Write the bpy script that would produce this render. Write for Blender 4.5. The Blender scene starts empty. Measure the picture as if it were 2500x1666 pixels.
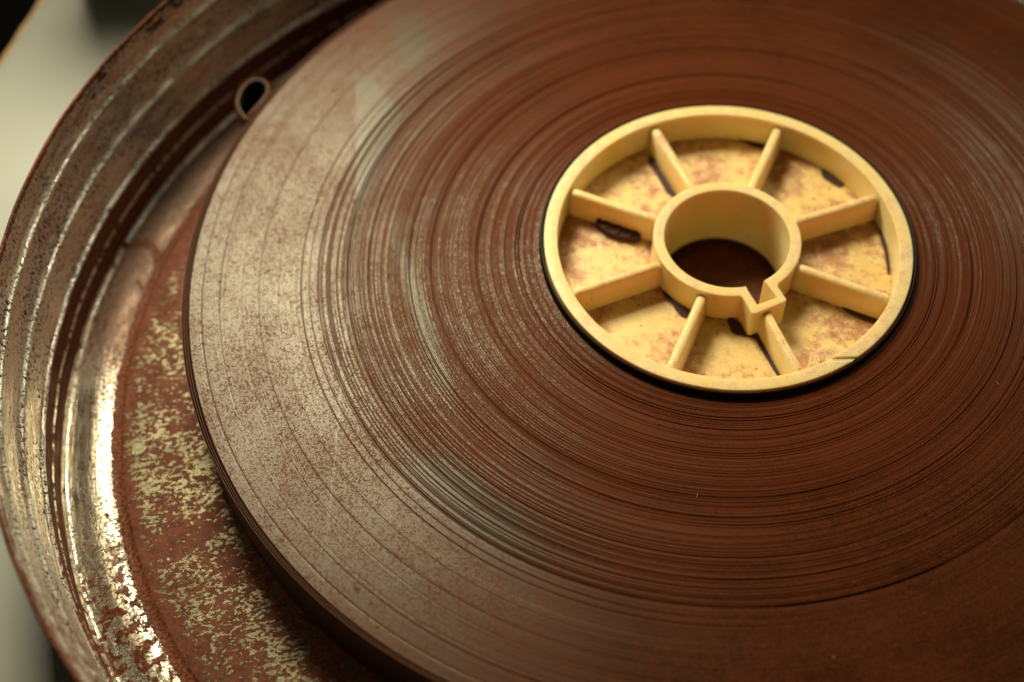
import bpy, bmesh, math, random
import numpy as np
from mathutils import Vector, Matrix, noise, geometry

MM = 0.001
PI = math.pi
rng = random.Random(7)
C = bpy.context.scene.collection
sc = bpy.context.scene

# ------------------------------------------------------------------ camera
cd = bpy.data.cameras.new("camera")
cam = bpy.data.objects.new("camera", cd)
C.objects.link(cam)
R_ = Vector((0.99887271, 0.00448818, -0.0472563))
U_ = Vector((0.02442897, 0.8049677, 0.59281551))
F_ = Vector((-0.04070045, 0.59330166, -0.80395063))
POS = Vector((-33.02631337, -193.42694719, 227.78737257)) * MM
m = Matrix.Identity(4)
for i in range(3):
    m[i][0] = R_[i]; m[i][1] = U_[i]; m[i][2] = -F_[i]; m[i][3] = POS[i]
cam.matrix_world = m
cd.sensor_width = 36.0
cd.lens = 50.28
cd.clip_start = 0.01
cd.clip_end = 20.0
cd.dof.use_dof = True
cd.dof.focus_distance = 0.274
cd.dof.aperture_fstop = 8.5
sc.camera = cam

# ------------------------------------------------------------------ light
sc.view_settings.view_transform = 'Standard'
sc.view_settings.look = 'None'
sc.view_settings.exposure = 0.0
sc.view_settings.gamma = 1.0
w = bpy.data.worlds.new("World"); sc.world = w
w.use_nodes = True
bg = w.node_tree.nodes["Background"]
bg.inputs[0].default_value = (1.0, 0.86, 0.60, 1)
bg.inputs[1].default_value = 0.030


def area(name, loc, target, size, power, col, sy=None):
    ld = bpy.data.lights.new(name, 'AREA')
    ld.shape = 'RECTANGLE'
    ld.size = size * MM
    ld.size_y = (sy or size) * MM
    ld.energy = power
    ld.color = col
    o = bpy.data.objects.new(name, ld)
    C.objects.link(o)
    o.location = Vector(loc) * MM
    d = (Vector(target) - Vector(loc)).normalized()
    o.rotation_euler = d.to_track_quat('-Z', 'Y').to_euler()
    return o


key = area("key_lamp", (-138, 200, 278), (-85, 0, -5), 120, 0.98, (1.0, 0.91, 0.67), 115)
key.data.spread = math.radians(115)
far_win = area("far_window", (610, 610, 425), (-120, -40, -10), 300, 3.0, (1.0, 0.93, 0.74), 440)

sc.cycles.max_bounces = 8
sc.cycles.use_denoising = True


# ------------------------------------------------------------------ node helpers
class NT:
    def __init__(s, name):
        s.m = bpy.data.materials.new(name)
        s.m.use_nodes = True
        s.t = s.m.node_tree
        s.t.nodes.clear()
        s.out = s.t.nodes.new('ShaderNodeOutputMaterial')

    def n(s, typ, **kw):
        nd = s.t.nodes.new(typ)
        for k, v in kw.items():
            if k.startswith('i_'):
                key = k[2:]
                key = int(key) if key.isdigit() else key.replace('_', ' ')
                s.put(nd.inputs[key], v)
            else:
                setattr(nd, k, v)
        return nd

    def put(s, sock, v):
        if isinstance(v, bpy.types.NodeSocket):
            s.t.links.new(v, sock)
        else:
            if isinstance(v, tuple) and len(v) == 3 and sock.type == 'RGBA':
                v = v + (1,)
            sock.default_value = v

    def math(s, op, a, b=0.0, c=0.0, clamp=False):
        nd = s.n('ShaderNodeMath', operation=op, use_clamp=clamp)
        s.put(nd.inputs[0], a); s.put(nd.inputs[1], b); s.put(nd.inputs[2], c)
        return nd.outputs[0]

    def vmul(s, a, v):
        nd = s.n('ShaderNodeVectorMath', operation='MULTIPLY')
        s.put(nd.inputs[0], a); s.put(nd.inputs[1], v)
        return nd.outputs[0]

    def vadd(s, a, v):
        nd = s.n('ShaderNodeVectorMath', operation='ADD')
        s.put(nd.inputs[0], a); s.put(nd.inputs[1], v)
        return nd.outputs[0]

    def pos(s):
        g = s.n('ShaderNodeNewGeometry')
        return s.vmul(g.outputs['Position'], (1000.0, 1000.0, 1000.0))   # mm

    def opos(s):
        g = s.n('ShaderNodeTexCoord')
        return s.vmul(g.outputs['Object'], (1000.0, 1000.0, 1000.0))

    def noise(s, vec, scale, detail=3.0, rough=0.55, dist=0.0):
        nd = s.n('ShaderNodeTexNoise')
        s.put(nd.inputs['Vector'], vec)
        nd.inputs['Scale'].default_value = scale
        nd.inputs['Detail'].default_value = detail
        nd.inputs['Roughness'].default_value = rough
        nd.inputs['Distortion'].default_value = dist
        return nd.outputs['Fac']

    def ramp(s, v, lo, hi, a=0.0, b=1.0, smooth=True):
        nd = s.n('ShaderNodeMapRange')
        if smooth:
            nd.interpolation_type = 'SMOOTHSTEP'
        nd.clamp = True
        s.put(nd.inputs['Value'], v)
        s.put(nd.inputs['From Min'], lo); s.put(nd.inputs['From Max'], hi)
        s.put(nd.inputs['To Min'], a); s.put(nd.inputs['To Max'], b)
        return nd.outputs[0]

    def mix(s, f, a, b):
        nd = s.n('ShaderNodeMix', data_type='RGBA')
        s.put(nd.inputs[0], f); s.put(nd.inputs[6], a); s.put(nd.inputs[7], b)
        return nd.outputs[2]

    def sep(s, v):
        nd = s.n('ShaderNodeSeparateXYZ'); s.put(nd.inputs[0], v)
        return nd.outputs

    def comb(s, x, y, z):
        nd = s.n('ShaderNodeCombineXYZ')
        s.put(nd.inputs[0], x); s.put(nd.inputs[1], y); s.put(nd.inputs[2], z)
        return nd.outputs[0]

    def attr(s, name):
        return s.n('ShaderNodeAttribute', attribute_name=name).outputs['Fac']

    def bump(s, h, strength, dist_mm=0.1, normal=None):
        nd = s.n('ShaderNodeBump')
        nd.inputs['Strength'].default_value = strength
        nd.inputs['Distance'].default_value = dist_mm * MM
        s.put(nd.inputs['Height'], h)
        if normal is not None:
            s.put(nd.inputs['Normal'], normal)
        return nd.outputs[0]

    def bsdf(s, **kw):
        nd = s.n('ShaderNodeBsdfPrincipled')
        for k, v in kw.items():
            s.put(nd.inputs[k.replace('_', ' ')], v)
        s.t.links.new(nd.outputs[0], s.out.inputs[0])
        return nd


def blob(s, p, cx, cy, rx, ry, ang=0.0, soft=0.35, wob=None, wamt=0.0):
    """soft elliptic mask in mm around a point of the place (a stain with a shape of its own)"""
    x, y, _ = s.sep(p)
    dx = s.math('SUBTRACT', x, cx); dy = s.math('SUBTRACT', y, cy)
    ca, sa = math.cos(ang), math.sin(ang)
    u = s.math('DIVIDE', s.math('ADD', s.math('MULTIPLY', dx, ca), s.math('MULTIPLY', dy, sa)), rx)
    v = s.math('DIVIDE', s.math('SUBTRACT', s.math('MULTIPLY', dy, ca), s.math('MULTIPLY', dx, sa)), ry)
    d = s.math('SQRT', s.math('ADD', s.math('MULTIPLY', u, u), s.math('MULTIPLY', v, v)))
    if wob is not None:
        d = s.math('ADD', d, s.math('MULTIPLY', s.math('SUBTRACT', wob, 0.5), wamt))
    return s.ramp(d, 1.0 - soft, 1.0 + soft, 1.0, 0.0)


def trail(s, p, pts, wid, wob, wamt):
    """mask along a polyline on the floor plan (the run of a stain), mm"""
    x, y, _ = s.sep(p)
    best = None
    for (ax, ay), (bx_, by_) in zip(pts[:-1], pts[1:]):
        vx, vy = bx_ - ax, by_ - ay
        L2 = vx * vx + vy * vy
        dx = s.math('SUBTRACT', x, ax); dy = s.math('SUBTRACT', y, ay)
        t = s.math('DIVIDE', s.math('ADD', s.math('MULTIPLY', dx, vx), s.math('MULTIPLY', dy, vy)), L2, clamp=True)
        ex = s.math('SUBTRACT', dx, s.math('MULTIPLY', t, vx)); ey = s.math('SUBTRACT', dy, s.math('MULTIPLY', t, vy))
        d = s.math('SQRT', s.math('ADD', s.math('MULTIPLY', ex, ex), s.math('MULTIPLY', ey, ey)))
        best = d if best is None else s.math('MINIMUM', best, d)
    best = s.math('ADD', best, s.math('MULTIPLY', s.math('SUBTRACT', wob, 0.5), wamt))
    return s.ramp(best, wid - 0.25, wid + 0.35, 1.0, 0.0)


# ------------------------------------------------------------------ mesh helpers
def finish(name, me, mat, parent=None, smooth=True, label=None):
    o = bpy.data.objects.new(name, me)
    C.objects.link(o)
    if mat:
        me.materials.append(mat)
    if smooth:
        me.polygons.foreach_set('use_smooth', [True] * len(me.polygons))
    if parent:
        o.parent = parent
    if label:
        o['label'] = label
    return o


def from_bm(name, bm, mat, parent=None, smooth=False, label=None):
    me = bpy.data.meshes.new(name)
    bm.normal_update()
    bm.to_mesh(me); bm.free()
    return finish(name, me, mat, parent, smooth, label)


def tag(o, label, cat, group=None, kind=None):
    if label: o['label'] = label
    if cat: o['category'] = cat
    if group: o['group'] = group
    if kind: o['kind'] = kind
    return o


def empty(name, loc_mm, label, cat):
    o = bpy.data.objects.new(name, None)
    C.objects.link(o)
    o.empty_display_size = 0.02
    o.location = Vector(loc_mm) * MM
    return tag(o, label, cat)


def lathe(name, prof, nseg, mat, parent, fn=None, closed=False, a0=0.0, a1=2 * PI, smooth=True, label=None, attrs=True):
    """prof: list of (r, z) in mm. fn(r, z, a, i) -> (x, y, z) in mm"""
    n = len(prof)
    full = abs(a1 - a0 - 2 * PI) < 1e-6
    na = nseg if full else nseg + 1
    co = np.zeros((na, n, 3))
    pr = np.array(prof, float)
    for j in range(na):
        a = a0 + (a1 - a0) * j / nseg
        if fn is None:
            co[j, :, 0] = pr[:, 0] * math.cos(a); co[j, :, 1] = pr[:, 0] * math.sin(a); co[j, :, 2] = pr[:, 1]
        else:
            co[j] = fn(pr, a)
    co = co.reshape(-1, 3) * MM
    faces = []
    mlim = n if closed else n - 1
    J = np.arange(nseg); I = np.arange(mlim)
    JJ, II = np.meshgrid(J, I, indexing='ij')
    J2 = (JJ + 1) % na; I2 = (II + 1) % n
    q = np.stack([JJ * n + II, JJ * n + I2, J2 * n + I2, J2 * n + II], -1).reshape(-1, 4)
    me = bpy.data.meshes.new(name)
    me.vertices.add(len(co)); me.vertices.foreach_set('co', co.ravel())
    me.loops.add(q.size); me.loops.foreach_set('vertex_index', q.ravel().astype(np.int32))
    me.polygons.add(len(q))
    me.polygons.foreach_set('loop_start', np.arange(0, q.size, 4, dtype=np.int32))
    me.update(calc_edges=True)
    if attrs:
        arc = np.concatenate([[0], np.cumsum(np.hypot(np.diff(pr[:, 0]), np.diff(pr[:, 1])))])
        for nm, vals in (('rad', pr[:, 0]), ('arc', arc)):
            at = me.attributes.new(nm, 'FLOAT', 'POINT')
            at.data.foreach_set('value', np.tile(vals, na).astype(np.float32))
    return finish(name, me, mat, parent, smooth, label)


def extrude_poly(name, outer, z0, z1, mat, parent, hole=None, bevel=0.0, label=None, smooth=True, frame=None):
    """prism between z0 (bottom) and z1 (top), optional hole, rounded edges; mm"""
    bm = bmesh.new()
    es = []
    for loop in [outer] + ([hole] if hole else []):
        vs = [bm.verts.new((p[0] * MM, p[1] * MM, z1 * MM)) for p in loop]
        for i in range(len(vs)):
            es.append(bm.edges.new((vs[i], vs[(i + 1) % len(vs)])))
    bmesh.ops.triangle_fill(bm, use_beauty=True, use_dissolve=False, edges=es)
    for f in bm.faces:
        if f.normal.z < 0:
            f.normal_flip()
    top = list(bm.faces)
    ret = bmesh.ops.extrude_face_region(bm, geom=top)
    nv = [g for g in ret['geom'] if isinstance(g, bmesh.types.BMVert)]
    # the extruded copy is moved down
    for v in nv:
        v.co.z = z0 * MM
    bmesh.ops.recalc_face_normals(bm, faces=list(bm.faces))
    if bevel:
        ed = [e for e in bm.edges if len(e.link_faces) == 2 and abs(e.link_faces[0].normal.z - e.link_faces[1].normal.z) > 0.5
              and all(v.co.z > (z1 - 0.001) * MM for v in e.verts)]
        bmesh.ops.bevel(bm, geom=ed, offset=bevel * MM, segments=3, profile=0.6, affect='EDGES', clamp_overlap=True)
    me = bpy.data.meshes.new(name)
    bm.to_mesh(me); bm.free()
    o = finish(name, me, mat, parent, False, label)
    if smooth:
        me.polygons.foreach_set('use_smooth', [True] * len(me.polygons))
        try:
            me.set_sharp_from_angle(angle=math.radians(35))
        except Exception:
            pass
    return o


def circ(r, a0, a1, n, c=(0, 0)):
    return [(c[0] + r * math.cos(a0 + (a1 - a0) * i / n), c[1] + r * math.sin(a0 + (a1 - a0) * i / n)) for i in range(n + 1)]


def interp(x, xs, ys):
    return float(np.interp(x, xs, ys))


# ------------------------------------------------------------------ materials
RUST = (0.115, 0.026, 0.009)
RUST_D = (0.045, 0.011, 0.005)


def mat_film():
    s = NT('film_edge_brown')
    p = s.pos()
    rr = s.attr('rad')
    x, y, z = s.sep(p)
    # lap to lap variation: nearly one-dimensional in radius
    v1 = s.comb(s.math('MULTIPLY', x, 0.012), s.math('MULTIPLY', y, 0.012), s.math('MULTIPLY', rr, 4.5))
    lap = s.noise(v1, 1.0, 4.0, 0.65)
    v2 = s.comb(s.math('MULTIPLY', x, 0.02), s.math('MULTIPLY', y, 0.02), s.math('MULTIPLY', rr, 0.35))
    band = s.noise(v2, 1.0, 3.0, 0.6)
    base = s.mix(s.ramp(lap, 0.3, 0.7), (0.020, 0.0066, 0.0024), (0.043, 0.0142, 0.0050))
    # rust dust flecks settled on the pack
    fl1 = s.noise(p, 3.0, 3.0, 0.8)
    big = s.noise(p, 0.05, 3.0, 0.5)
    mid = s.noise(p, 0.30, 3.0, 0.6)
    thr = s.math('ADD', 0.515, s.math('MULTIPLY', s.math('SUBTRACT', 0.5, big), 0.14))
    thr = s.math('ADD', thr, s.math('ADD', s.math('MULTIPLY', s.math('SUBTRACT', 0.5, mid), 0.13), s.math('MULTIPLY', s.math('SUBTRACT', 0.5, lap), 0.05)))
    # greyer patches with less dust and haze
    wob = s.noise(p, 0.16, 3.0, 0.6)
    wx = s.math('ADD', x, s.math('MULTIPLY', s.math('SUBTRACT', wob, 0.5), 0.8))
    xl = s.ramp(y, 12.0, 54.0, -78.6, -81.6, smooth=False)
    xr = s.math('MINIMUM', s.ramp(y, 10.0, 42.0, -78.3, -70.0, smooth=False), s.ramp(y, 42.0, 56.5, -70.0, -79.5, smooth=False))
    cl = s.math('MULTIPLY', s.ramp(s.math('SUBTRACT', x, xl), -0.25, 0.35), s.ramp(s.math('SUBTRACT', xr, wx), -0.6, 0.6))
    cl = s.math('MULTIPLY', cl, s.ramp(y, 54.8, 53.8))
    cl = s.math('MULTIPLY', cl, s.ramp(lap, 0.30, 0.50, 0.55, 1.0))
    cl2 = 0.0
    cl3 = blob(s, p, -62.6, -18.0, 1.7, 19.0, math.radians(17), 0.6, wob, 0.5)
    cl4 = blob(s, p, -52.0, -61.0, 15.0, 5.0, math.radians(-42), 0.7, wob, 0.9)
    cl5 = blob(s, p, -69.0, 66.0, 3.5, 8.0, math.radians(10), 0.9, wob, 0.6)
    cl6 = blob(s, p, 78.0, -52.0, 9.0, 30.0, math.radians(-38), 0.4, wob, 1.1)
    clean = s.math('MAXIMUM', s.math('MAXIMUM', cl, cl2), s.math('MAXIMUM', cl3, s.math('MAXIMUM', cl4, s.math('MAXIMUM', cl5, cl6))))
    thr = s.math('ADD', thr, s.math('MULTIPLY', clean, 0.10))
    near = s.ramp(rr, 45.0, 92.0, 0.10, 0.0)
    thr = s.math('SUBTRACT', thr, near)
    dust = s.ramp(fl1, s.math('SUBTRACT', thr, 0.03), s.math('ADD', thr, 0.05))
    haze = s.math('MULTIPLY', s.ramp(big, 0.35, 0.7, 0.18, 0.34), s.math('SUBTRACT', 1.0, clean))
    edge = s.math('MULTIPLY', s.ramp(rr, 95.0, 103.0), s.ramp(s.noise(p, 0.55, 3.0, 0.6), 0.66, 0.70))
    dust = s.math('MAXIMUM', dust, edge)
    dmask = s.math('MAXIMUM', s.math('MULTIPLY', dust, 1.0), haze)
    col = s.mix(dmask, base, (0.108, 0.0265, 0.0080))
    col = s.mix(s.math('MULTIPLY', clean, 0.30), col, (0.085, 0.072, 0.050))
    rough = s.math('ADD', s.ramp(lap, 0.25, 0.75, 0.29, 0.36), s.math('MULTIPLY', dmask, 0.10))
    h = s.math('ADD', s.math('MULTIPLY', lap, 1.0), s.math('MULTIPLY', fl1, 0.35))
    grain = s.noise(p, 9.0, 2.0, 0.6)
    h = s.math('ADD', h, s.math('MULTIPLY', grain, 0.25))
    nrm = s.bump(h, 0.25, 0.06)
    dif = s.n('ShaderNodeBsdfDiffuse')
    s.put(dif.inputs['Color'], col); s.put(dif.inputs['Roughness'], 0.3); s.put(dif.inputs['Normal'], nrm)
    gl = s.n('ShaderNodeBsdfAnisotropic', distribution='BECKMANN')
    s.put(gl.inputs['Color'], (0.84, 0.79, 0.64)); s.put(gl.inputs['Roughness'], rough); s.put(gl.inputs['Normal'], nrm)
    fr = s.n('ShaderNodeFresnel', i_IOR=1.5)
    f = s.math('MULTIPLY', fr.outputs[0], s.math('SUBTRACT', 0.86, s.math('ADD', s.math('MULTIPLY', dmask, 0.74), s.math('MULTIPLY', clean, 0.12))))
    mx = s.n('ShaderNodeMixShader')
    s.put(mx.inputs[0], f); s.t.links.new(dif.outputs[0], mx.inputs[1]); s.t.links.new(gl.outputs[0], mx.inputs[2])
    s.t.links.new(mx.outputs[0], s.out.inputs[0])
    return s.m


def mat_leader():
    s = NT('black_leader')
    p = s.pos()
    z = s.sep(p)[2]
    st = s.noise(s.vmul(p, (0.02, 0.02, 3.0)), 1.0, 2.0)
    s.bsdf(Base_Color=s.mix(st, (0.005, 0.003, 0.002), (0.013, 0.007, 0.004)), Roughness=0.4, Specular_IOR_Level=0.12)
    return s.m


def mat_amber():
    s = NT('amber_film_base')
    p = s.pos()
    n = s.noise(s.vmul(p, (0.4, 0.4, 2.0)), 1.0, 3.0)
    s.bsdf(Base_Color=s.mix(n, (0.045, 0.014, 0.002), (0.13, 0.042, 0.006)), Roughness=0.6, Specular_IOR_Level=0.06, Normal=s.bump(n, 0.3, 0.2))
    return s.m


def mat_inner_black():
    s = NT('loop_inside_black')  # black for the lining and sheet inside the film loop
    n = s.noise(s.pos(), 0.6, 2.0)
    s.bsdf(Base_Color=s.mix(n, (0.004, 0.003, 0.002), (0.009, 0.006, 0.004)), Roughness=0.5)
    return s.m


def mat_plastic(name, dusty=1.0):
    s = NT(name)
    p = s.opos()
    g = s.n('ShaderNodeNewGeometry')
    up = s.ramp(s.sep(g.outputs['Normal'])[2], 0.55, 0.95)
    big = s.noise(p, 0.085, 3.0, 0.55)
    mid = s.noise(p, 0.45, 4.0, 0.68)
    fine = s.noise(p, 3.4, 4.0, 0.8)
    base = s.mix(s.ramp(big, 0.35, 0.65), (0.81, 0.60, 0.22), (0.84, 0.71, 0.35))
    cover = s.math('MULTIPLY', s.ramp(s.math('ADD', s.math('MULTIPLY', big, 0.55), s.math('MULTIPLY', mid, 0.45)), 0.32, 0.66), dusty)
    thr = s.math('SUBTRACT', 0.70, s.math('MULTIPLY', cover, 0.26))
    ox, oy, oz = s.sep(p)
    orad = s.math('SQRT', s.math('ADD', s.math('MULTIPLY', ox, ox), s.math('MULTIPLY', oy, oy)))
    crn = s.math('MULTIPLY', s.ramp(oz, -6.6, -7.4), s.math('MAXIMUM', s.ramp(orad, 33.2, 35.2), s.ramp(orad, 17.6, 15.4)))
    cover = s.math('ADD', cover, s.math('MULTIPLY', crn, s.math('MULTIPLY', mid, 0.9)))
    thr = s.math('SUBTRACT', thr, s.math('MULTIPLY', crn, 0.10))
    spk = s.ramp(fine, s.math('SUBTRACT', thr, 0.05), s.math('ADD', thr, 0.10))
    onface = s.math('ADD', s.math('MULTIPLY', up, 0.85), 0.15)
    wash = s.math('MULTIPLY', s.math('MULTIPLY', cover, 0.50), onface)
    col = s.mix(wash, base, (0.66, 0.27, 0.10))
    col = s.mix(s.math('MULTIPLY', s.math('MULTIPLY', spk, 0.72), onface), col, (0.30, 0.085, 0.03))
    # isolated dark specks
    vor = s.noise(p, 1.7, 2.0, 0.5, 0.4)
    sp2 = s.math('MULTIPLY', s.ramp(vor, 0.70, 0.74), s.ramp(s.noise(p, 0.3, 2.0), 0.5, 0.6))
    col = s.mix(s.math('MULTIPLY', sp2, 0.7), col, (0.16, 0.06, 0.02))
    h = s.math('ADD', s.math('MULTIPLY', fine, 0.6), mid)
    s.bsdf(Base_Color=col, Roughness=s.math('ADD', 0.30, s.math('MULTIPLY', wash, 0.5)), Normal=s.bump(h, 0.22, 0.25),
           Subsurface_Weight=0.5, Subsurface_Radius=(1.0, 0.40, 0.06), Subsurface_Scale=0.0030, Specular_IOR_Level=0.45)
    return s.m


def mat_crust():
    s = NT('dark_rust_crust')
    n = s.noise(s.opos(), 1.5, 4.0, 0.7)
    s.bsdf(Base_Color=s.mix(n, (0.026, 0.006, 0.003), (0.070, 0.016, 0.007)), Roughness=0.75, Normal=s.bump(n, 0.5, 0.2))
    return s.m


def metal_common(s, col, rust_mask, pits, rust_col, rough, nrm):
    metal = s.math('MULTIPLY', s.math('SUBTRACT', 1.0, rust_mask), s.math('SUBTRACT', 1.0, pits))
    c = s.mix(rust_mask, col, rust_col)
    c = s.mix(pits, c, (0.035, 0.014, 0.007))
    r = s.math('ADD', rough, s.math('MULTIPLY', s.math('MAXIMUM', rust_mask, pits), 0.30))
    s.bsdf(Base_Color=c, Metallic=s.math('MULTIPLY', metal, 0.9), Roughness=r, Normal=nrm, Specular_IOR_Level=0.14)


TIN = (0.62, 0.52, 0.335)


def mat_floor():
    s = NT('rusty_tinplate_floor')
    p = s.pos()
    rr = s.attr('rad')
    x, y, z = s.sep(p)
    # rust creeps in tongues that run across the floor
    rot = s.n('ShaderNodeVectorRotate', rotation_type='Z_AXIS', i_Angle=math.radians(-12))
    s.put(rot.inputs['Vector'], p)
    q = s.vmul(rot.outputs[0], (0.62, 0.95, 1.0))
    warp = s.noise(q, 0.35, 2.0, 0.5)
    qq = s.vadd(q, s.comb(s.math('MULTIPLY', warp, 2.2), s.math('MULTIPLY', warp, 1.0), 0.0))
    f1 = s.noise(qq, 1.30, 5.0, 0.70)
    f2 = s.noise(p, 0.13, 4.0, 0.60)
    up = s.ramp(y, -40.0, 45.0, 0.0, 0.13)                   # wetter, rustier end of the can
    lo = s.math('MULTIPLY', s.ramp(y, -75.0, -45.0, 0.03, 0.0), 1.0)
    nearrim = s.ramp(rr, 113.5, 117.5, 0.0, 0.10)
    v = s.math('ADD', s.math('ADD', f1, s.math('MULTIPLY', s.math('SUBTRACT', f2, 0.5), 0.42)), s.math('ADD', s.math('ADD', up, nearrim), lo))
    # solid tongues
    wob = s.noise(p, 0.30, 4.0, 0.65)
    t1 = blob(s, p, -103.5, -50.0, 1.7, 9.5, math.radians(-38), 0.3, wob, 1.3)
    t2 = blob(s, p, -110.5, -58.0, 8.0, 4.2, math.radians(25), 0.25, wob, 1.2)
    t3 = blob(s, p, -113.0, 2.0, 3.6, 9.0, math.radians(10), 0.3, wob, 1.2)
    v = s.math('ADD', v, s.math('MULTIPLY', s.math('MAXIMUM', t1, s.math('MAXIMUM', t2, t3)), 0.08))
    rust = s.ramp(v, 0.488, 0.528)
    halo = s.ramp(v, 0.44, 0.53)
    fine = s.noise(p, 2.4, 3.0, 0.7)
    rc = s.mix(s.ramp(s.noise(p, 0.5, 4.0, 0.7), 0.35, 0.65), (0.058, 0.0155, 0.0075), (0.135, 0.038, 0.017))
    rc = s.mix(s.math('MULTIPLY', fine, 0.35), rc, (0.22, 0.07, 0.03))
    tin = s.mix(s.noise(p, 0.25, 2.0), (0.055, 0.050, 0.030), (0.115, 0.103, 0.062))
    tin = s.mix(s.math('MULTIPLY', halo, 0.45), tin, (0.40, 0.24, 0.11))
    pits = s.math('MULTIPLY', s.ramp(s.noise(p, 2.2, 2.0, 0.5), 0.66, 0.69), 0.9)
    nrm = s.bump(s.math('ADD', s.math('MULTIPLY', rust, 1.0), s.math('MULTIPLY', fine, 0.5)), 0.75, 0.16)
    metal_common(s, tin, rust, pits, rc, s.ramp(s.noise(p, 0.2, 2.0), 0.3, 0.7, 0.33, 0.45), nrm)
    return s.m


def mat_wall():
    """tinplate wall and rim channel: the state of the metal changes with the distance along its section"""
    s = NT('pitted_tinplate_wall')
    p = s.pos()
    rr = s.attr('rad'); zz = s.sep(p)[2]
    th = s.attr('thmm')                                       # way round the can in mm
    sec = s.attr('arc')
    uv = s.comb(th, sec, 0.0)
    # peppered pits: short vertical ticks, in drifts
    pit = s.noise(s.vmul(uv, (1.9, 1.05, 1.0)), 1.0, 3.0, 0.62, 0.5)
    drift = s.noise(s.vmul(uv, (0.05, 0.16, 1.0)), 1.0, 3.0, 0.6)
    thr = s.math('SUBTRACT', 0.575, s.math('MULTIPLY', s.math('SUBTRACT', drift, 0.45), 0.42))
    onw = s.ramp(zz, -8.6, -8.0)
    pits = s.math('MULTIPLY', s.ramp(pit, thr, s.math('ADD', thr, 0.03)), s.math('ADD', 0.6, s.math('MULTIPLY', onw, 0.4)))
    # rust: (a) step of the floor, (b) low wall under the seam, (c) raw rim
    wob = s.noise(s.vmul(uv, (0.35, 0.35, 1.0)), 1.0, 4.0, 0.66)
    wobf = s.noise(s.vmul(uv, (1.3, 1.3, 1.0)), 1.0, 3.0, 0.7)
    w2 = s.math('SUBTRACT', s.math('ADD', s.math('MULTIPLY', wob, 1.2), s.math('MULTIPLY', wobf, 0.6)), 0.9)
    a_ = s.math('MULTIPLY', s.ramp(s.math('ADD', rr, s.math('MULTIPLY', w2, 2.2)), 119.35, 119.6, 1.0, 0.0), 1.0)
    low = s.math('MULTIPLY', s.ramp(s.math('ADD', zz, s.math('MULTIPLY', w2, 2.6)), -8.9, -8.5, 1.0, 0.0), s.ramp(s.math('ADD', zz, s.math('MULTIPLY', w2, 0.9)), -19.7, -19.4))
    low = s.math('MULTIPLY', low, s.ramp(rr, 129.7, 129.9))
    seamline = s.math('MULTIPLY', s.ramp(s.math('ABSOLUTE', s.math('ADD', zz, 14.3)), 0.25, 0.7, 1.0, 0.0), s.ramp(wob, 0.42, 0.5))
    low = s.math('MULTIPLY', low, s.math('SUBTRACT', 1.0, seamline))
    rim = s.ramp(s.math('ADD', zz, s.math('MULTIPLY', w2, 1.8)), 17.4, 17.9)
    spots = s.ramp(s.math('ADD', wob, s.math('MULTIPLY', wobf, 0.25)), 0.735, 0.755)
    bed = s.math('MULTIPLY', spots, s.ramp(rr, 130.4, 130.0, 0.0, 1.0))
    y = s.sep(p)[1]
    topend = s.math('MULTIPLY', s.ramp(s.math('ADD', y, s.math('MULTIPLY', w2, 14.0)), -44.0, 14.0), s.ramp(rr, 130.4, 129.6))
    topend = s.ramp(s.math('ADD', topend, s.math('MULTIPLY', wobf, 0.55)), 0.50, 0.98)
    topend = s.math('MULTIPLY', s.math('MULTIPLY', topend, 0.72), s.ramp(rr, 129.5, 129.1))
    botend = s.math('MULTIPLY', s.ramp(y, -48.0, -72.0), s.math('MULTIPLY', s.ramp(wob, 0.50, 0.53), s.ramp(rr, 130.4, 130.0)))
    rust = s.math('MAXIMUM', s.math('MAXIMUM', a_, low), s.math('MAXIMUM', s.math('MAXIMUM', rim, bed), s.math('MAXIMUM', topend, botend)))
    lowwall = s.math('MULTIPLY', s.ramp(s.math('ADD', y, s.math('MULTIPLY', w2, 30.0)), -58.0, -92.0), s.ramp(rr, 130.2, 130.5))
    rust = s.math('MAXIMUM', rust, s.math('MULTIPLY', lowwall, s.ramp(wob, 0.40, 0.56, 0.45, 0.9)))
    run = trail(s, p, [(-127.0, -5.1), (-126.3, 4.0), (-125.6, 11.0), (-126.4, 15.3), (-128.6, 18.4), (-132.0, 20.0), (-134.7, 19.6)], 1.25, wob, 2.2)
    rust = s.math('MAXIMUM', rust, s.math('MULTIPLY', run, 0.95))
    # blotch under the rim
    th2 = s.math('ABSOLUTE', s.math('SUBTRACT', th, 0.0))
    stain = s.math('MULTIPLY', s.ramp(s.math('ADD', zz, s.math('MULTIPLY', w2, 4.0)), 13.5, 15.0), s.ramp(s.noise(s.vmul(uv, (0.08, 0.2, 1.0)), 1.0, 2.0), 0.56, 0.6))
    rust = s.math('MAXIMUM', rust, stain)
    rc = s.mix(s.ramp(wobf, 0.35, 0.65), (0.06, 0.015, 0.006), (0.19, 0.058, 0.02))
    tin = s.mix(drift, (0.78, 0.72, 0.56), (0.93, 0.88, 0.72))
    pink = s.math('MULTIPLY', s.ramp(s.noise(s.vmul(uv, (0.06, 0.35, 1.0)), 1.0, 3.0), 0.42, 0.66), s.math('MULTIPLY', s.ramp(rr, 131.0, 130.0), 0.45))
    tin = s.mix(pink, tin, (0.42, 0.20, 0.10))
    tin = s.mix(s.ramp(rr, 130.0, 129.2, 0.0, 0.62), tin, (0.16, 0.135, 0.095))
    dents = s.noise(s.vmul(uv, (0.14, 0.5, 1.0)), 1.0, 3.0, 0.6)
    n1 = s.bump(dents, 0.35, 0.8)
    nrm = s.bump(s.math('SUBTRACT', s.math('ADD', rust, s.math('MULTIPLY', wobf, 0.4)), pits), 0.6, 0.14, n1)
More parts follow.
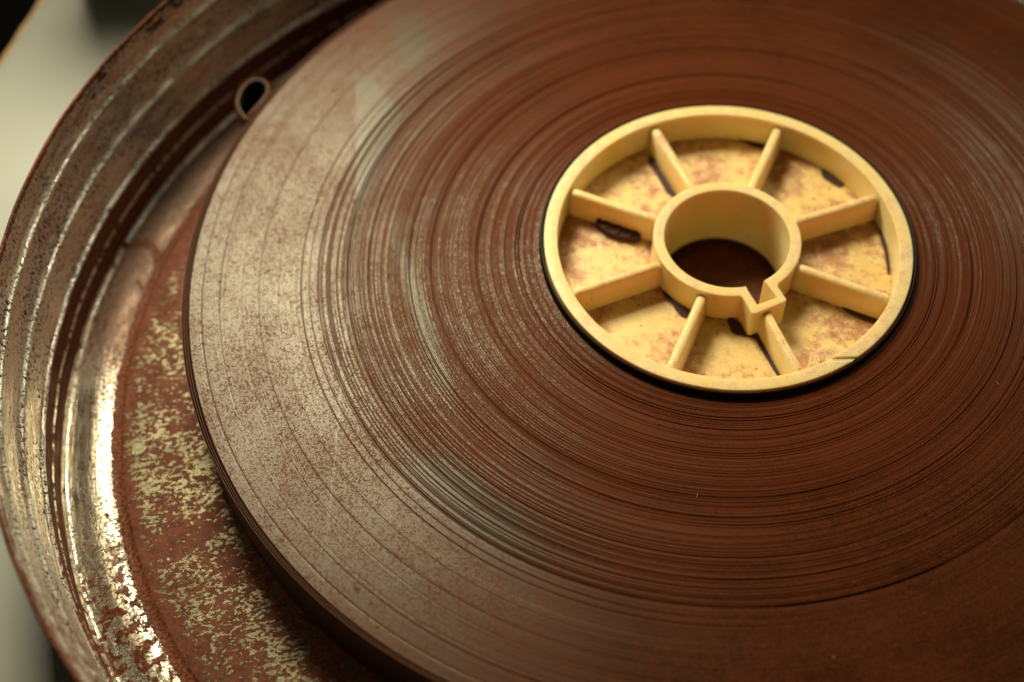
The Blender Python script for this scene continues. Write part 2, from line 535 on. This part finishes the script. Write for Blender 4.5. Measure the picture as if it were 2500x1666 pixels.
    metal_common(s, tin, rust, pits, rc, s.ramp(dents, 0.3, 0.7, 0.20, 0.50), nrm)
    return s.m


def mat_table():
    s = NT('table_laminate')
    p = s.pos()
    n = s.noise(p, 0.03, 3.0)
    f = s.noise(p, 1.2, 3.0, 0.7)
    c = s.mix(n, (0.34, 0.345, 0.285), (0.39, 0.39, 0.325))
    s.bsdf(Base_Color=c, Roughness=0.55, Normal=s.bump(f, 0.08, 0.1))
    return s.m


def mat_edge():
    s = NT('chipboard_edge')
    p = s.pos()
    f = s.noise(p, 0.6, 4.0, 0.7)
    s.bsdf(Base_Color=s.mix(f, (0.42, 0.24, 0.09), (0.72, 0.47, 0.22)), Roughness=0.8, Normal=s.bump(f, 0.4, 0.3))
    return s.m


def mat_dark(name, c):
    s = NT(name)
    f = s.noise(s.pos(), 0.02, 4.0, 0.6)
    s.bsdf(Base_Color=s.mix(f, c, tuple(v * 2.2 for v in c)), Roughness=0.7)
    return s.m


M_film = mat_film(); M_leader = mat_leader(); M_amber = mat_amber(); M_blk = mat_inner_black()
def mat_side():
    s = NT('film_flank')
    p = s.pos()
    n = s.noise(s.vmul(p, (0.05, 0.05, 1.6)), 1.0, 3.0)
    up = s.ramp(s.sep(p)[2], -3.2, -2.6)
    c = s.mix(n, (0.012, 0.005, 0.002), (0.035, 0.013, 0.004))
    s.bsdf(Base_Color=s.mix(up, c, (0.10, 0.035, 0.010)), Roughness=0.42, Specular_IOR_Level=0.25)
    return s.m
M_side = mat_side()
M_pl = mat_plastic('yellowed_plastic', 1.0)
M_pl_clean = mat_plastic('yellowed_plastic_clean', 0.72)
M_crust = mat_crust()
M_floor = mat_floor(); M_wall = mat_wall(); M_table = mat_table(); M_edge = mat_edge()

# ------------------------------------------------------------------ setting: floor of the room, table
fl = lathe('ground', [(0.01, -740), (2500, -740)], 48, mat_dark('room_floor', (0.010, 0.009, 0.006)), None, attrs=False)
tag(fl, 'dark floor far below the table edge', None, kind='structure')

tb = empty('table', (0, 0, -22), 'pale laminate table top with worn tan edge under the film can', 'table')
# left edge line of the table passes through (-175,109) and (-180,88)
e1 = Vector((-170.5, 128)); e2 = Vector((-180.6, 85)); dirn = (e1 - e2).normalized()
outn = Vector((-dirn.y, dirn.x))
far = e1 + dirn * 420; nearp = e1 - dirn * 900
pts = [far, nearp, nearp + Vector((1300, 0)), far + Vector((900, 0))]
bm = bmesh.new()
N = 120
top = []; 
L0, L1 = nearp, far
rows = []
for i in range(N + 1):
    t = i / N
    b = L0.lerp(L1, t)
    wv = noise.noise(Vector((b.y * 0.02, 3.1, 0))) * 0.8
    prof = [(-1300, 0.0), (-7.0, 0.0), (-3.0, -0.25), (-1.2, -0.9), (-0.3 + wv * 0.3, -1.9)]
    rows.append([bm.verts.new(((b.x + outn.x * q0) * MM, (b.y + outn.y * q0) * MM, z0 * MM)) for q0, z0 in prof])
for i in range(N):
    for k in range(4):
        bm.faces.new((rows[i][k], rows[i][k + 1], rows[i + 1][k + 1], rows[i + 1][k]))
bmesh.ops.recalc_face_normals(bm, faces=list(bm.faces))
if sum(f.normal.z for f in bm.faces) < 0:
    bmesh.ops.reverse_faces(bm, faces=list(bm.faces))
o = from_bm('table_top', bm, M_table, tb, True); 
bm = bmesh.new()
rows = []
for i in range(N * 4 + 1):
    t = i / (N * 4)
    b = L0.lerp(L1, t)
    wv = noise.noise(Vector((b.y * 0.02, 3.1, 0))) * 0.8
    j = noise.noise(Vector((b.y * 0.55, 9.1, 0))) * 0.45
    prof = [(-0.3 + wv * 0.3 - 0.05, -1.95), (1.2 + j, -2.7), (2.6 + j * 1.6, -4.2), (3.0 + j * 1.5, -18)]
    rows.append([bm.verts.new(((b.x + outn.x * q0) * MM, (b.y + outn.y * q0) * MM, z0 * MM)) for q0, z0 in prof])
for i in range(N * 4):
    for k in range(3):
        bm.faces.new((rows[i][k], rows[i][k + 1], rows[i + 1][k + 1], rows[i + 1][k]))
bmesh.ops.recalc_face_normals(bm, faces=list(bm.faces))
from_bm('table_edge', bm, M_edge, tb, True, 'worn tan chipboard edge')

# unseen low box, added past the can to cast shade on the laminate
bx = empty('added_shade_box', (-131, 138, -22), 'low dark box added out of view to shade the table behind the film can', 'box')
M_box = mat_dark('shade_box_dark', (0.035, 0.028, 0.018))
def box_part(name, x0, x1, y0, y1, z0, z1):
    bm = bmesh.new()
    bmesh.ops.create_cube(bm, size=1.0)
    for v in bm.verts:
        v.co = Vector(((x0 + x1) / 2 + v.co.x * (x1 - x0), (y0 + y1) / 2 + v.co.y * (y1 - y0), (z0 + z1) / 2 + v.co.z * (z1 - z0))) * MM
    bmesh.ops.bevel(bm, geom=list(bm.edges), offset=0.6 * MM, segments=2, affect='EDGES')
    return from_bm(name, bm, M_box, bx)
box_part('shade_box_body', -32, 32, -25, 24, 0.0, 82)
box_part('shade_box_lid', -32.8, 32.8, -25.8, 24.8, 72, 90)

# ------------------------------------------------------------------ film can
CC = (-10.5, -16.0)
can = empty('film_can', (CC[0], CC[1], -21.5), 'large round rusty tinplate film can standing open on the pale table', 'film can')
canz = 21.5     # children are placed in the can's own space


def canfn(prof, a):
    out = np.zeros((len(prof), 3))
    r, z = prof[:, 0], prof[:, 1]
    # hand-worn metal: slight ovality and dents in the free rim
    hz = np.clip((z + 8) / 26.0, 0, 1)
    d = (0.35 * math.sin(3 * a + 1.0) + 0.22 * noise.noise(Vector((math.cos(a) * 5, math.sin(a) * 5, 2.0)))) * hz
    d2 = 0.12 * noise.noise(Vector((math.cos(a) * 14, math.sin(a) * 14, 7.0)))
    R = r + d + d2
    out[:, 0] = R * math.cos(a); out[:, 1] = R * math.sin(a)
    out[:, 2] = z + canz
    return out


def add_thmm(o, nseg, n, a0=0.0):
    me = o.data
    at = me.attributes.new('thmm', 'FLOAT', 'POINT')
    na = len(me.vertices) // n
    vals = np.repeat(np.arange(na) * (2 * PI / nseg) * 130.0, n)
    at.data.foreach_set('value', vals.astype(np.float32))


floor_prof = [(0.05, -18.6), (20, -18.6), (50, -18.6), (80, -18.6), (100, -18.6), (110, -18.6), (114, -18.6), (116.2, -18.62), (117.0, -18.75)]
o = lathe('can_floor', floor_prof, 360, M_floor, can, canfn)
NS = 900
ch = [(117.0, -18.75), (117.6, -19.15), (118.2, -19.35), (118.9, -19.35), (119.5, -19.1), (120.2, -18.85), (121.2, -18.7), (122.4, -18.66), (123.6, -18.75),
      (124.8, -19.1), (125.8, -19.6), (126.6, -19.95), (127.4, -20.05), (127.9, -20.3), (128.4, -20.6), (128.9, -20.7), (129.3, -20.6)]
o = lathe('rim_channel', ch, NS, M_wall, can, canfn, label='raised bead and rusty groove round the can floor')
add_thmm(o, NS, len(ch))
wl = [(129.3, -20.6), (129.6, -20.4), (129.85, -20.05), (130.0, -19.6), (130.08, -18.8), (130.1, -16.5), (130.12, -15.0), (129.95, -14.6), (129.9, -14.3), (130.1, -13.9), (130.15, -12.0), (130.1, -9.2),
      (129.9, -8.7), (129.75, -8.35), (129.85, -8.0), (130.25, -7.7), (130.5, -7.2), (130.65, -6.0), (130.75, -3.0), (130.85, 0.0), (130.95, 1.4), (131.2, 1.6),
      (131.55, 2.3), (131.85, 3.4), (132.05, 4.8), (132.17, 6.5), (132.3, 9.5), (132.2, 10.8), (132.45, 11.0), (132.8, 11.7), (133.05, 12.8), (133.2, 14.2), (133.28, 16.0), (133.2, 17.6), (133.25, 18.4),
      (133.4, 18.75), (133.7, 18.8), (133.95, 18.5), (134.0, 17.5)]
# refine
ref = []
for i in range(len(wl) - 1):
    a, b = wl[i], wl[i + 1]
    k = max(1, int(math.hypot(a[0] - b[0], a[1] - b[1]) / 0.5))
    for j in range(k):
        ref.append((a[0] + (b[0] - a[0]) * j / k, a[1] + (b[1] - a[1]) * j / k))
ref.append(wl[-1])
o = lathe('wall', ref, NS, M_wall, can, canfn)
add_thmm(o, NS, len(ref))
ow = [(134.0, 17.5), (133.9, 5.0), (132.9, 3.0), (132.4, -7.0), (131.2, -9.0), (131.2, -20.0), (129.0, -21.45), (100.0, -21.45)]
o = lathe('outer_wall', ow, 240, M_wall, can, canfn)
add_thmm(o, 240, len(ow))

# ------------------------------------------------------------------ film roll
ZT = -2.49
FX, FY = -4.96, -0.66
R0, R1 = 39.0, 107.35
roll = empty('film_roll', (0, 0, -18.55), 'wide roll of brown film wound round the yellow core, dusted with rust', 'film roll')
rz = 18.55


def ctr_at(r):
    t = max(0.0, min(1.0, (r - 38.0) / 70.0))
    return FX * t, FY * t


# section: fine steps between laps, with dark open gaps
step = 0.1
nr = int((R1 - R0) / step)
rads = R0 + np.arange(nr + 1) * step
zlow = np.zeros(nr + 1); gap = np.zeros(nr + 1); ph = np.zeros(nr + 1)
r_ = np.random.RandomState(11)
lvl = 0.0; i = 0
while i <= nr:
    r = rads[i]
    L = max(2, int(r_.exponential(9 if r < 84 else 22)))
    amp = interp(r, [38, 45, 80, 88, 108], [0.06, 0.065, 0.045, 0.010, 0.016])
    lvl = lvl * 0.6 + r_.normal(0, amp)
    zlow[i:i + L] = lvl
    i += L
k = np.array([0.25, 0.5, 0.25])
zlow = np.convolve(zlow, k, 'same')
zlow[:4] = zlow[4]; zlow[-4:] = zlow[-5]
i = 8
while i < nr - 4:
    r = rads[i]
    den = interp(r, [39, 50, 62, 80, 86, 100, 107], [5, 4.5, 3.2, 4.5, 40, 60, 22])
    i += max(2, int(r_.exponential(den)) + 2)
    if i >= nr - 3: break
    big = r_.rand() < interp(r, [38, 82, 88, 108], [0.22, 0.16, 0.03, 0.10])
    gap[i] = (1.1 if r < 84 else 0.16) if big else r_.uniform(0.12, 0.40) if r < 84 else r_.uniform(0.02, 0.06)
    if big and r_.rand() < 0.6 and r < 84: gap[i + 1] = 0.4
    ph[i] = r_.uniform(0, 100)
for rg, dp in ((43.6, 1.1), (43.7, 1.3), (43.8, 1.1), (50.9, 1.0), (51.0, 1.0), (60.2, 1.1), (60.3, 1.3), (60.4, 1.0), (66.1, 1.0), (66.2, .9), (72.5, .9), (77.1, 0.8), (77.2, 0.9), (82.0, .6), (101.6, 0.3), (104.9, .2)):
    j = int((rg - R0) / step); gap[j] = dp; ph[j] = rg

def filmfn(prof, a):
    out = np.zeros((len(prof), 3))
    r = prof[:, 0]
    t = np.clip((r - 38.0) / 70.0, 0, 1)
    ca, sa = math.cos(a), math.sin(a)
    z = prof[:, 1].copy()
    out[:, 0] = r * ca + FX * t; out[:, 1] = r * sa + FY * t
    out[:, 2] = z + rz
    return out

# per segment modulation of the gaps
NSEG = 600
ring_idx = np.nonzero(gap)[0]
mod = np.ones((NSEG, nr + 1))
for j in range(NSEG):
    a = 2 * PI * j / NSEG
    for q in ring_idx:
        v = noise.noise(Vector((math.cos(a) * 1.1 + ph[q], math.sin(a) * 1.1, ph[q] * 0.37)))
        mod[j, q] = max(0.0, min(1.25, 0.75 + v * 1.5))
levmod = np.zeros((NSEG, nr + 1))
for j in range(NSEG):
    a = 2 * PI * j / NSEG
    for kq in range(0, nr + 1, 40):
        pass
cnt = [0]
dip = -0.75 * np.exp(-(rads - 39.0) / 5.0)
base_prof = [(r, ZT) for r in rads] + [(R1 + 0.12, ZT - 0.15), (R1 + 0.14, ZT - 1.0), (R1 + 0.14, -10.0), (R1 + 0.14, -18.5)]


def film_fn2(prof, a):
    j = cnt[0] % NSEG; cnt[0] += 1
    pr = prof.copy()
    wav = 0.06 * math.sin(2 * a + 0.7)
    pr[:nr + 1, 1] = ZT - dip + zlow - gap * mod[j] + (-.034 * rads * math.cos(a) + .017 * rads * math.sin(a)) * np.exp(-(rads - 39.0) / 9.0) * 0.8
    return filmfn(pr, a)


lathe('wound_film', base_prof, NSEG, M_film, roll, film_fn2)

# inner wall of the pack and the black leader wound on the core
lead = [(38.98, -5.0), (38.85, -0.45), (38.66, -0.18), (38.50, -0.15), (38.36, -0.2), (38.34, -2.0), (38.34, -15.5)]
TILT = Vector((.034, -.017, 1)).normalized()
TQ = Vector((0, 0, 1)).rotation_difference(TILT)
o = lathe('leader', lead, 300, M_leader, roll, None, attrs=False, label='black leader standing proud round the core')
o.location = Vector((0, 0, 18.55)) * MM
o.rotation_mode = 'QUATERNION'; o.rotation_quaternion = TQ

# loose outer laps
def ring_turn(k):
    def fn(prof, a):
        d = math.degrees(a) % 360
        g = interp(d, [0, 120, 145, 165, 195, 225, 260, 360], [0.02, 0.05, 0.22, 0.34, 0.36, 0.22, 0.05, 0.02])
        base = R1 + 0.16 + k * (0.13 + g) + 0.05 * noise.noise(Vector((math.cos(a) * 4, math.sin(a) * 4, k * 5.0)))
        out = np.zeros((len(prof), 3))
        r = base + prof[:, 0]
        out[:, 0] = r * math.cos(a) + FX; out[:, 1] = r * math.sin(a) + FY
        dz = 0.12 * noise.noise(Vector((math.cos(a) * 2, math.sin(a) * 2, k * 9.0)))
        out[:, 2] = prof[:, 1] + dz + rz
        return out
    return fn
for kk in range(3):
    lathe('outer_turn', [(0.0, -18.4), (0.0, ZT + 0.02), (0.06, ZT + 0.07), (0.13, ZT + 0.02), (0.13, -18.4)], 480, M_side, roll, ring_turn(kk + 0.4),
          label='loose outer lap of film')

# the end of the film curls into a small hollow loop
def strip(name, path, thick, z0, z1, mat, parent, closed=False):
    bm = bmesh.new()
    n = len(path)
    rings = []
    for i, pnt in enumerate(path):
        a = Vector(path[(i - 1) % n] if closed or i > 0 else path[i]); b = Vector(path[(i + 1) % n] if closed or i < n - 1 else path[i])
        t = (b - a).normalized(); nn = Vector((-t.y, t.x))
        pv = Vector(pnt)
        th = thick if not callable(thick) else thick(i / n)
        q = []
        for s_, zz in ((-.5, z0), (-.5, z1 - 0.08), (-.3, z1), (.3, z1), (.5, z1 - 0.08), (.5, z0)):
            v = pv + nn * th * s_
            q.append(bm.verts.new((v.x * MM, v.y * MM, (zz + rz) * MM)))
        rings.append(q)
    m_ = n if closed else n - 1
    for i in range(m_):
        A, B = rings[i], rings[(i + 1) % n]
        for k in range(6):
            bm.faces.new((A[k], A[(k + 1) % 6], B[(k + 1) % 6], B[k]))
    bmesh.ops.recalc_face_normals(bm, faces=list(bm.faces))
    o = from_bm(name, bm, mat, parent, True)
    o.data.set_sharp_from_angle(angle=math.radians(50))
    return o


def catmull(P, k, closed=True):
    out = []; n = len(P)
    for i in range(n if closed else n - 1):
        p0, p1, p2, p3 = [Vector(P[(i + d) % n] if closed else P[max(0, min(n - 1, i + d))]) for d in (-1, 0, 1, 2)]
        for j in range(k):
            t = j / k
            v = 0.5 * ((2 * p1) + (-p0 + p2) * t + (2 * p0 - 5 * p1 + 4 * p2 - p3) * t * t + (-p0 + 3 * p1 - 3 * p2 + p3) * t ** 3)
            out.append((v.x, v.y))
    return out


LP = [(-106.0, 41.6), (-108.3, 45.0), (-108.9, 48.2), (-108.2, 51.8), (-106.5, 54.3), (-104.2, 54.8), (-102.3, 53.2), (-101.7, 50.4), (-103.2, 46.6), (-105.2, 43.3)]
lp = catmull(LP, 8)
tail = strip('film_tail', lp, 0.45, -18.4, ZT + 0.1, M_amber, roll, True)
tail['label'] = 'amber edged end of the film curled into a hollow drop shaped loop'
cxl = sum(p[0] for p in lp) / len(lp); cyl = sum(p[1] for p in lp) / len(lp)
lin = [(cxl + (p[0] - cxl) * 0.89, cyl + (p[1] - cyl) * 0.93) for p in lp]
strip('tail_dark_lining', lin, 0.25, -18.4, ZT + 0.02, M_blk, roll, True)  # black lining added to keep the inside of the loop dark
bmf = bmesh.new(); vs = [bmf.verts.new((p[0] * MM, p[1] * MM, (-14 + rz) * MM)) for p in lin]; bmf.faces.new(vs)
from_bm('tail_dark_sheet', bmf, M_blk, roll)  # black sheet added across the hollow to darken its inside

# ------------------------------------------------------------------ plastic core
core = empty('plastic_core', (0, 0, 0), 'yellowed plastic film core with eight spokes and a keyed hub in the roll centre', 'film core')
core.rotation_mode = 'QUATERNION'; core.rotation_quaternion = TQ
ZB = -15.9; ZW = -7.6
RO, RI = 38.0, 35.2
# outer ring, open at the narrow film slot
sy0, sy1 = -31.1, -30.3
def ang_at(r, y): return -math.acos(math.sqrt(max(0, r * r - y * y)) / r)
aO0, aO1 = ang_at(RO, sy1), ang_at(RO, sy0)
aI0, aI1 = ang_at(RI, sy1), ang_at(RI, sy0)
outer = circ(RO, aO0, aO1 + 2 * PI, 200)[:]
inner = circ(RI, aI1 + 2 * PI, aI0, 190)
ring = outer + inner
extrude_poly('ring', ring, ZB, 0.0, M_pl_clean, core, bevel=0.32)
# boss at the slot
bc = (19.2, -31.3)
bp = []
for i in range(25):
    a = math.radians(215 - i * (215 - 35) / 24)
    bp.append((bc[0] + 5.4 * math.cos(a), bc[1] + 4.4 * math.sin(a)))
slit = [(26.5, -30.15), (18.2, -30.15), (17.7, -30.4), (17.55, -30.75), (17.8, -31.1), (18.3, -31.3), (26.0, -31.3)]
# boss outline follows the ring inside
bl = [(14.6, -32.3), (14.3, -30.6), (14.6, -29.2), (15.5, -28.1), (16.8, -27.5), (18.5, -27.4), (20.5, -27.9), (22.0, -28.5)]
ringpts = [(35.4 * math.cos(math.radians(a)), 35.4 * math.sin(math.radians(a))) for a in (-52.0, -55, -58.3)]
ringpts2 = [(35.4 * math.cos(math.radians(a)), 35.4 * math.sin(math.radians(a))) for a in (-62.0, -64, -66.0)]
rp = lambda a: (35.4 * math.cos(math.radians(a)), 35.4 * math.sin(math.radians(a)))
boss = [rp(-65.5), (13.8, -31.2), (13.9, -29.4), (14.7, -28.0), (16.2, -27.0), (18.2, -26.6), (20.6, -26.8), rp(-51.8), rp(-55), rp(-58.2),
        (17.6, -30.3), (16.2, -30.15), (15.7, -30.35), (15.5, -30.7), (15.7, -31.05), (16.2, -31.2), (16.5, -31.3), rp(-63.5)]
bossl = extrude_poly('slot_boss', boss, ZW - 0.1, -1.2, M_pl, core, bevel=0.3, label='rounded boss with the narrow film slot')
gapf = [(RI * math.cos(aI0) + .01, sy1), (RO * math.cos(aO0) - .25, sy1), (RO * math.cos(aO1) - .25, sy0), (RI * math.cos(aI1) + .01, sy0)]
extrude_poly('slot_floor', gapf, ZB, -0.4, M_pl_clean, core)
# hub with its keyway
kin = [(3.0, -13.6), (4.6, -17.3), (8.7, -15.6), (6.9, -11.9)]
aL, aR = math.atan2(-13.6, 3.0), math.atan2(-11.9, 6.9)
RH, RHo = 13.0, 15.3
hin = circ(RH, aR, aL + 2 * PI, 96)
hin = hin + [kin[0], kin[1], kin[2], kin[3]]
oL, oR = math.atan2(-15.3, 1.4), math.atan2(-12.0, 9.5)
hout = circ(RHo, oR, oL + 2 * PI, 96) + [(1.9, -15.8), (3.2, -19.6), (3.9, -19.75), (10.3, -16.7), (10.6, -16.1), (9.2, -12.7)]
extrude_poly('hub', hout, ZB, 0.0, M_pl_clean, core, hole=hin, bevel=0.3)
# web plate between hub and ring
web_out = circ(RI + 0.1, 0, 2 * PI, 160)[:-1]
web_in = [(p[0] * 0.99, p[1] * 0.99) for p in hout]
M_web = mat_plastic('yellowed_plastic_dusty', 1.35)
o = extrude_poly('web', web_out, ZW - 1.6, ZW, M_web, core, hole=web_in)
# ribs
def rib_bm(a, r0, r1):
    bm = bmesh.new()
    n = 14
    ca, sa = math.cos(a), math.sin(a)
    rings = []
    for i in range(n + 1):
        t = i / n
        r = r0 + (r1 - r0) * t
        end = min(t, 1 - t) * (r1 - r0)
        drop = 0.10 + (0.5 * max(0, 1 - end / 1.0) ** 2)
        zt = -0.85 - drop - 0.15 * math.sin(t * PI)
        wt, wb = 0.98, 1.3
        sec = [(-wb, ZW - 0.2), (-wb * 0.9, -6.0), (-wt, zt - 0.55), (-wt * 0.75, zt - 0.18), (-wt * 0.3, zt), (wt * 0.3, zt), (wt * 0.75, zt - 0.18), (wt, zt - 0.55), (wb * 0.9, -6.0), (wb, ZW - 0.2)]
        rings.append([bm.verts.new(((r * ca - y_ * sa) * MM, (r * sa + y_ * ca) * MM, z_ * MM)) for y_, z_ in sec])
    for i in range(n):
        A, B = rings[i], rings[i + 1]
        for k in range(9):
            bm.faces.new((A[k], A[k + 1], B[k + 1], B[k]))
    bm.faces.new(rings[0]); bm.faces.new(rings[-1])
    bmesh.ops.recalc_face_normals(bm, faces=list(bm.faces))
    return bm
for i in range(8):
    deg = [112.2, 66.3, 20.2, -25.5, -70.8, -113.0, -157.8, 156.0][i]
    r0 = 18.2 if i == 4 else 15.0
    from_bm('rib', rib_bm(math.radians(deg), r0, 35.4), M_pl_clean if i % 2 else M_pl, core, True)

# thick dark rust crusts grown on the web
CR = {
 'a': [(-26.2, 10.9), (-24.6, 11.5), (-22.9, 11.3), (-21.2, 10.2), (-19.5, 8.7), (-17.7, 7.4), (-18.7, 6.5), (-20.4, 6.8), (-22.6, 7.4), (-24.7, 8.6)],
 'b': [(-13.2, 29.5), (-12.6, 28.7), (-10.9, 25.8), (-8.4, 20.4), (-7.6, 18.6), (-8.6, 17.9), (-10.4, 19.8), (-11.6, 22.8), (-12.8, 25.8), (-13.6, 27.7)],
 'c': [(7.0, 34.9), (9.9, 34.5), (13.0, 33.3), (12.0, 32.6), (9.7, 33.0), (8.4, 33.8)],
 'd': [(24.1, 26.0), (25.5, 25.0), (27.2, 23.4), (28.4, 21.4), (27.9, 20.5), (26.9, 20.6), (24.9, 22.3), (23.8, 23.9)],
 'e': [(34.6, 8.4), (35.1, 5.0), (35.2, 1.0), (34.9, -3.4), (34.5, -2.8), (34.6, 1.6), (34.3, 5.0)],
 'f': [(23.6, -10.6), (25.0, -10.6), (27.8, -11.9), (31.4, -14.0), (30.7, -15.6), (27.4, -14.7), (24.7, -12.9)],
 'g': [(0.9, -15.0), (2.5, -16.5), (4.5, -17.5), (6.2, -17.0), (7.0, -19.1), (8.1, -22.7), (9.7, -27.7), (10.6, -31.0), (9.7, -31.0), (8.1, -27.2), (6.3, -22.6), (5.5, -20.4), (3.5, -19.9), (1.5, -18.9)],
 'h': [(-12.6, -8.1), (-10.9, -9.2), (-8.2, -11.2), (-8.6, -14.2), (-9.9, -13.7), (-11.2, -11.2), (-12.4, -9.4)],
}
for key, P in CR.items():
    mx0 = sum(p[0] for p in P) / len(P); my0 = sum(p[1] for p in P) / len(P)
    sx, sy_, k_ = {'a': (0, -1.3, 1.1), 'b': (-.5, -.2, 1.08), 'g': (-.7, -.1, 1.1), 'f': (-.1, -.7, 1.2), 'h': (-.3, -.3, 1.1), 'e': (-.3, 0, 1.05), 'c': (0, -.3, 1.25), 'd': (-.2, -.2, 0.95)}[key]
    P = [(mx0 + (p[0] - mx0) * k_ + sx, my0 + (p[1] - my0) * k_ + sy_) for p in P]
    P = catmull(P, 5)
    P = [(x + 0.16 * noise.noise(Vector((x * 1.7, y * 1.7, 1))), y + 0.16 * noise.noise(Vector((x * 1.7, y * 1.7, 5)))) for x, y in P]
    cx = sum(p[0] for p in P) / len(P); cy = sum(p[1] for p in P) / len(P)
    bm = bmesh.new()
    hgt = 1.7 if key == 'a' else 0.3
    es = []
    vs = [bm.verts.new((x * MM, y * MM, (ZW + hgt * (1.0 + 0.3 * noise.noise(Vector((x, y, 0)))) ) * MM)) for x, y in P]
    vb = [bm.verts.new(((x + (x - cx) * 0.03) * MM, (y + (y - cy) * 0.03) * MM, (ZW - 0.05) * MM)) for x, y in P]
    n = len(P)
    for i in range(n):
        es.append(bm.edges.new((vs[i], vs[(i + 1) % n])))
    bmesh.ops.triangle_fill(bm, use_beauty=True, edges=es)
    for i in range(n):
        bm.faces.new((vs[i], vs[(i + 1) % n], vb[(i + 1) % n], vb[i]))
    bmesh.ops.recalc_face_normals(bm, faces=list(bm.faces))
    from_bm('rust_crust', bm, M_crust, core, False, 'dark maroon rust crust lying on the web')

# ------------------------------------------------------------------ lint and dust grains
def grains(name, n, spot, parent, off, mat, label):
    g = random.Random(5)
    bm = bmesh.new()
    for _ in range(n):
        x, y, z = spot(g)
        r = g.uniform(0.05, 0.13)
        L = r * (g.uniform(3, 9) if g.random() < 0.25 else 1.0)
        a = g.uniform(0, PI)
        vs = []
        for dx, dy, dz in ((-L, 0, .2 * r), (0, -r, 0), (L, 0, .3 * r), (0, r, 0), (0, 0, r * 1.3), (0, 0, -r * .3)):
            vs.append(bm.verts.new(((x + dx * math.cos(a) - dy * math.sin(a) - off[0]) * MM, (y + dx * math.sin(a) + dy * math.cos(a) - off[1]) * MM, (z + dz - off[2]) * MM)))
        for t in ((0, 1, 4), (1, 2, 4), (2, 3, 4), (3, 0, 4), (1, 0, 5), (2, 1, 5), (3, 2, 5), (0, 3, 5)):
            bm.faces.new([vs[k] for k in t])
    o = from_bm(name, bm, mat, parent)
    o['kind'] = 'stuff'; o['label'] = label
def on_film(g):
    a = g.uniform(0, 2 * PI); r = 40 + 66 * math.sqrt(g.random())
    return r * math.cos(a) + FX * (r - 38) / 70, r * math.sin(a) + FY * (r - 38) / 70, ZT + 0.12
grains('lint', 170, on_film, roll, (0, 0, -18.55), mat_dark('lint_grey', (0.16, 0.12, 0.07)), 'pale grains and fibres of lint on the film')
def on_web(g):
    a = g.uniform(0, 2 * PI); r = g.uniform(18, 34)
    return r * math.cos(a), r * math.sin(a), ZW + 0.06
grains('rust_grains', 150, on_web, core, (0, 0, 0), M_crust, 'loose dark rust grains on the web')
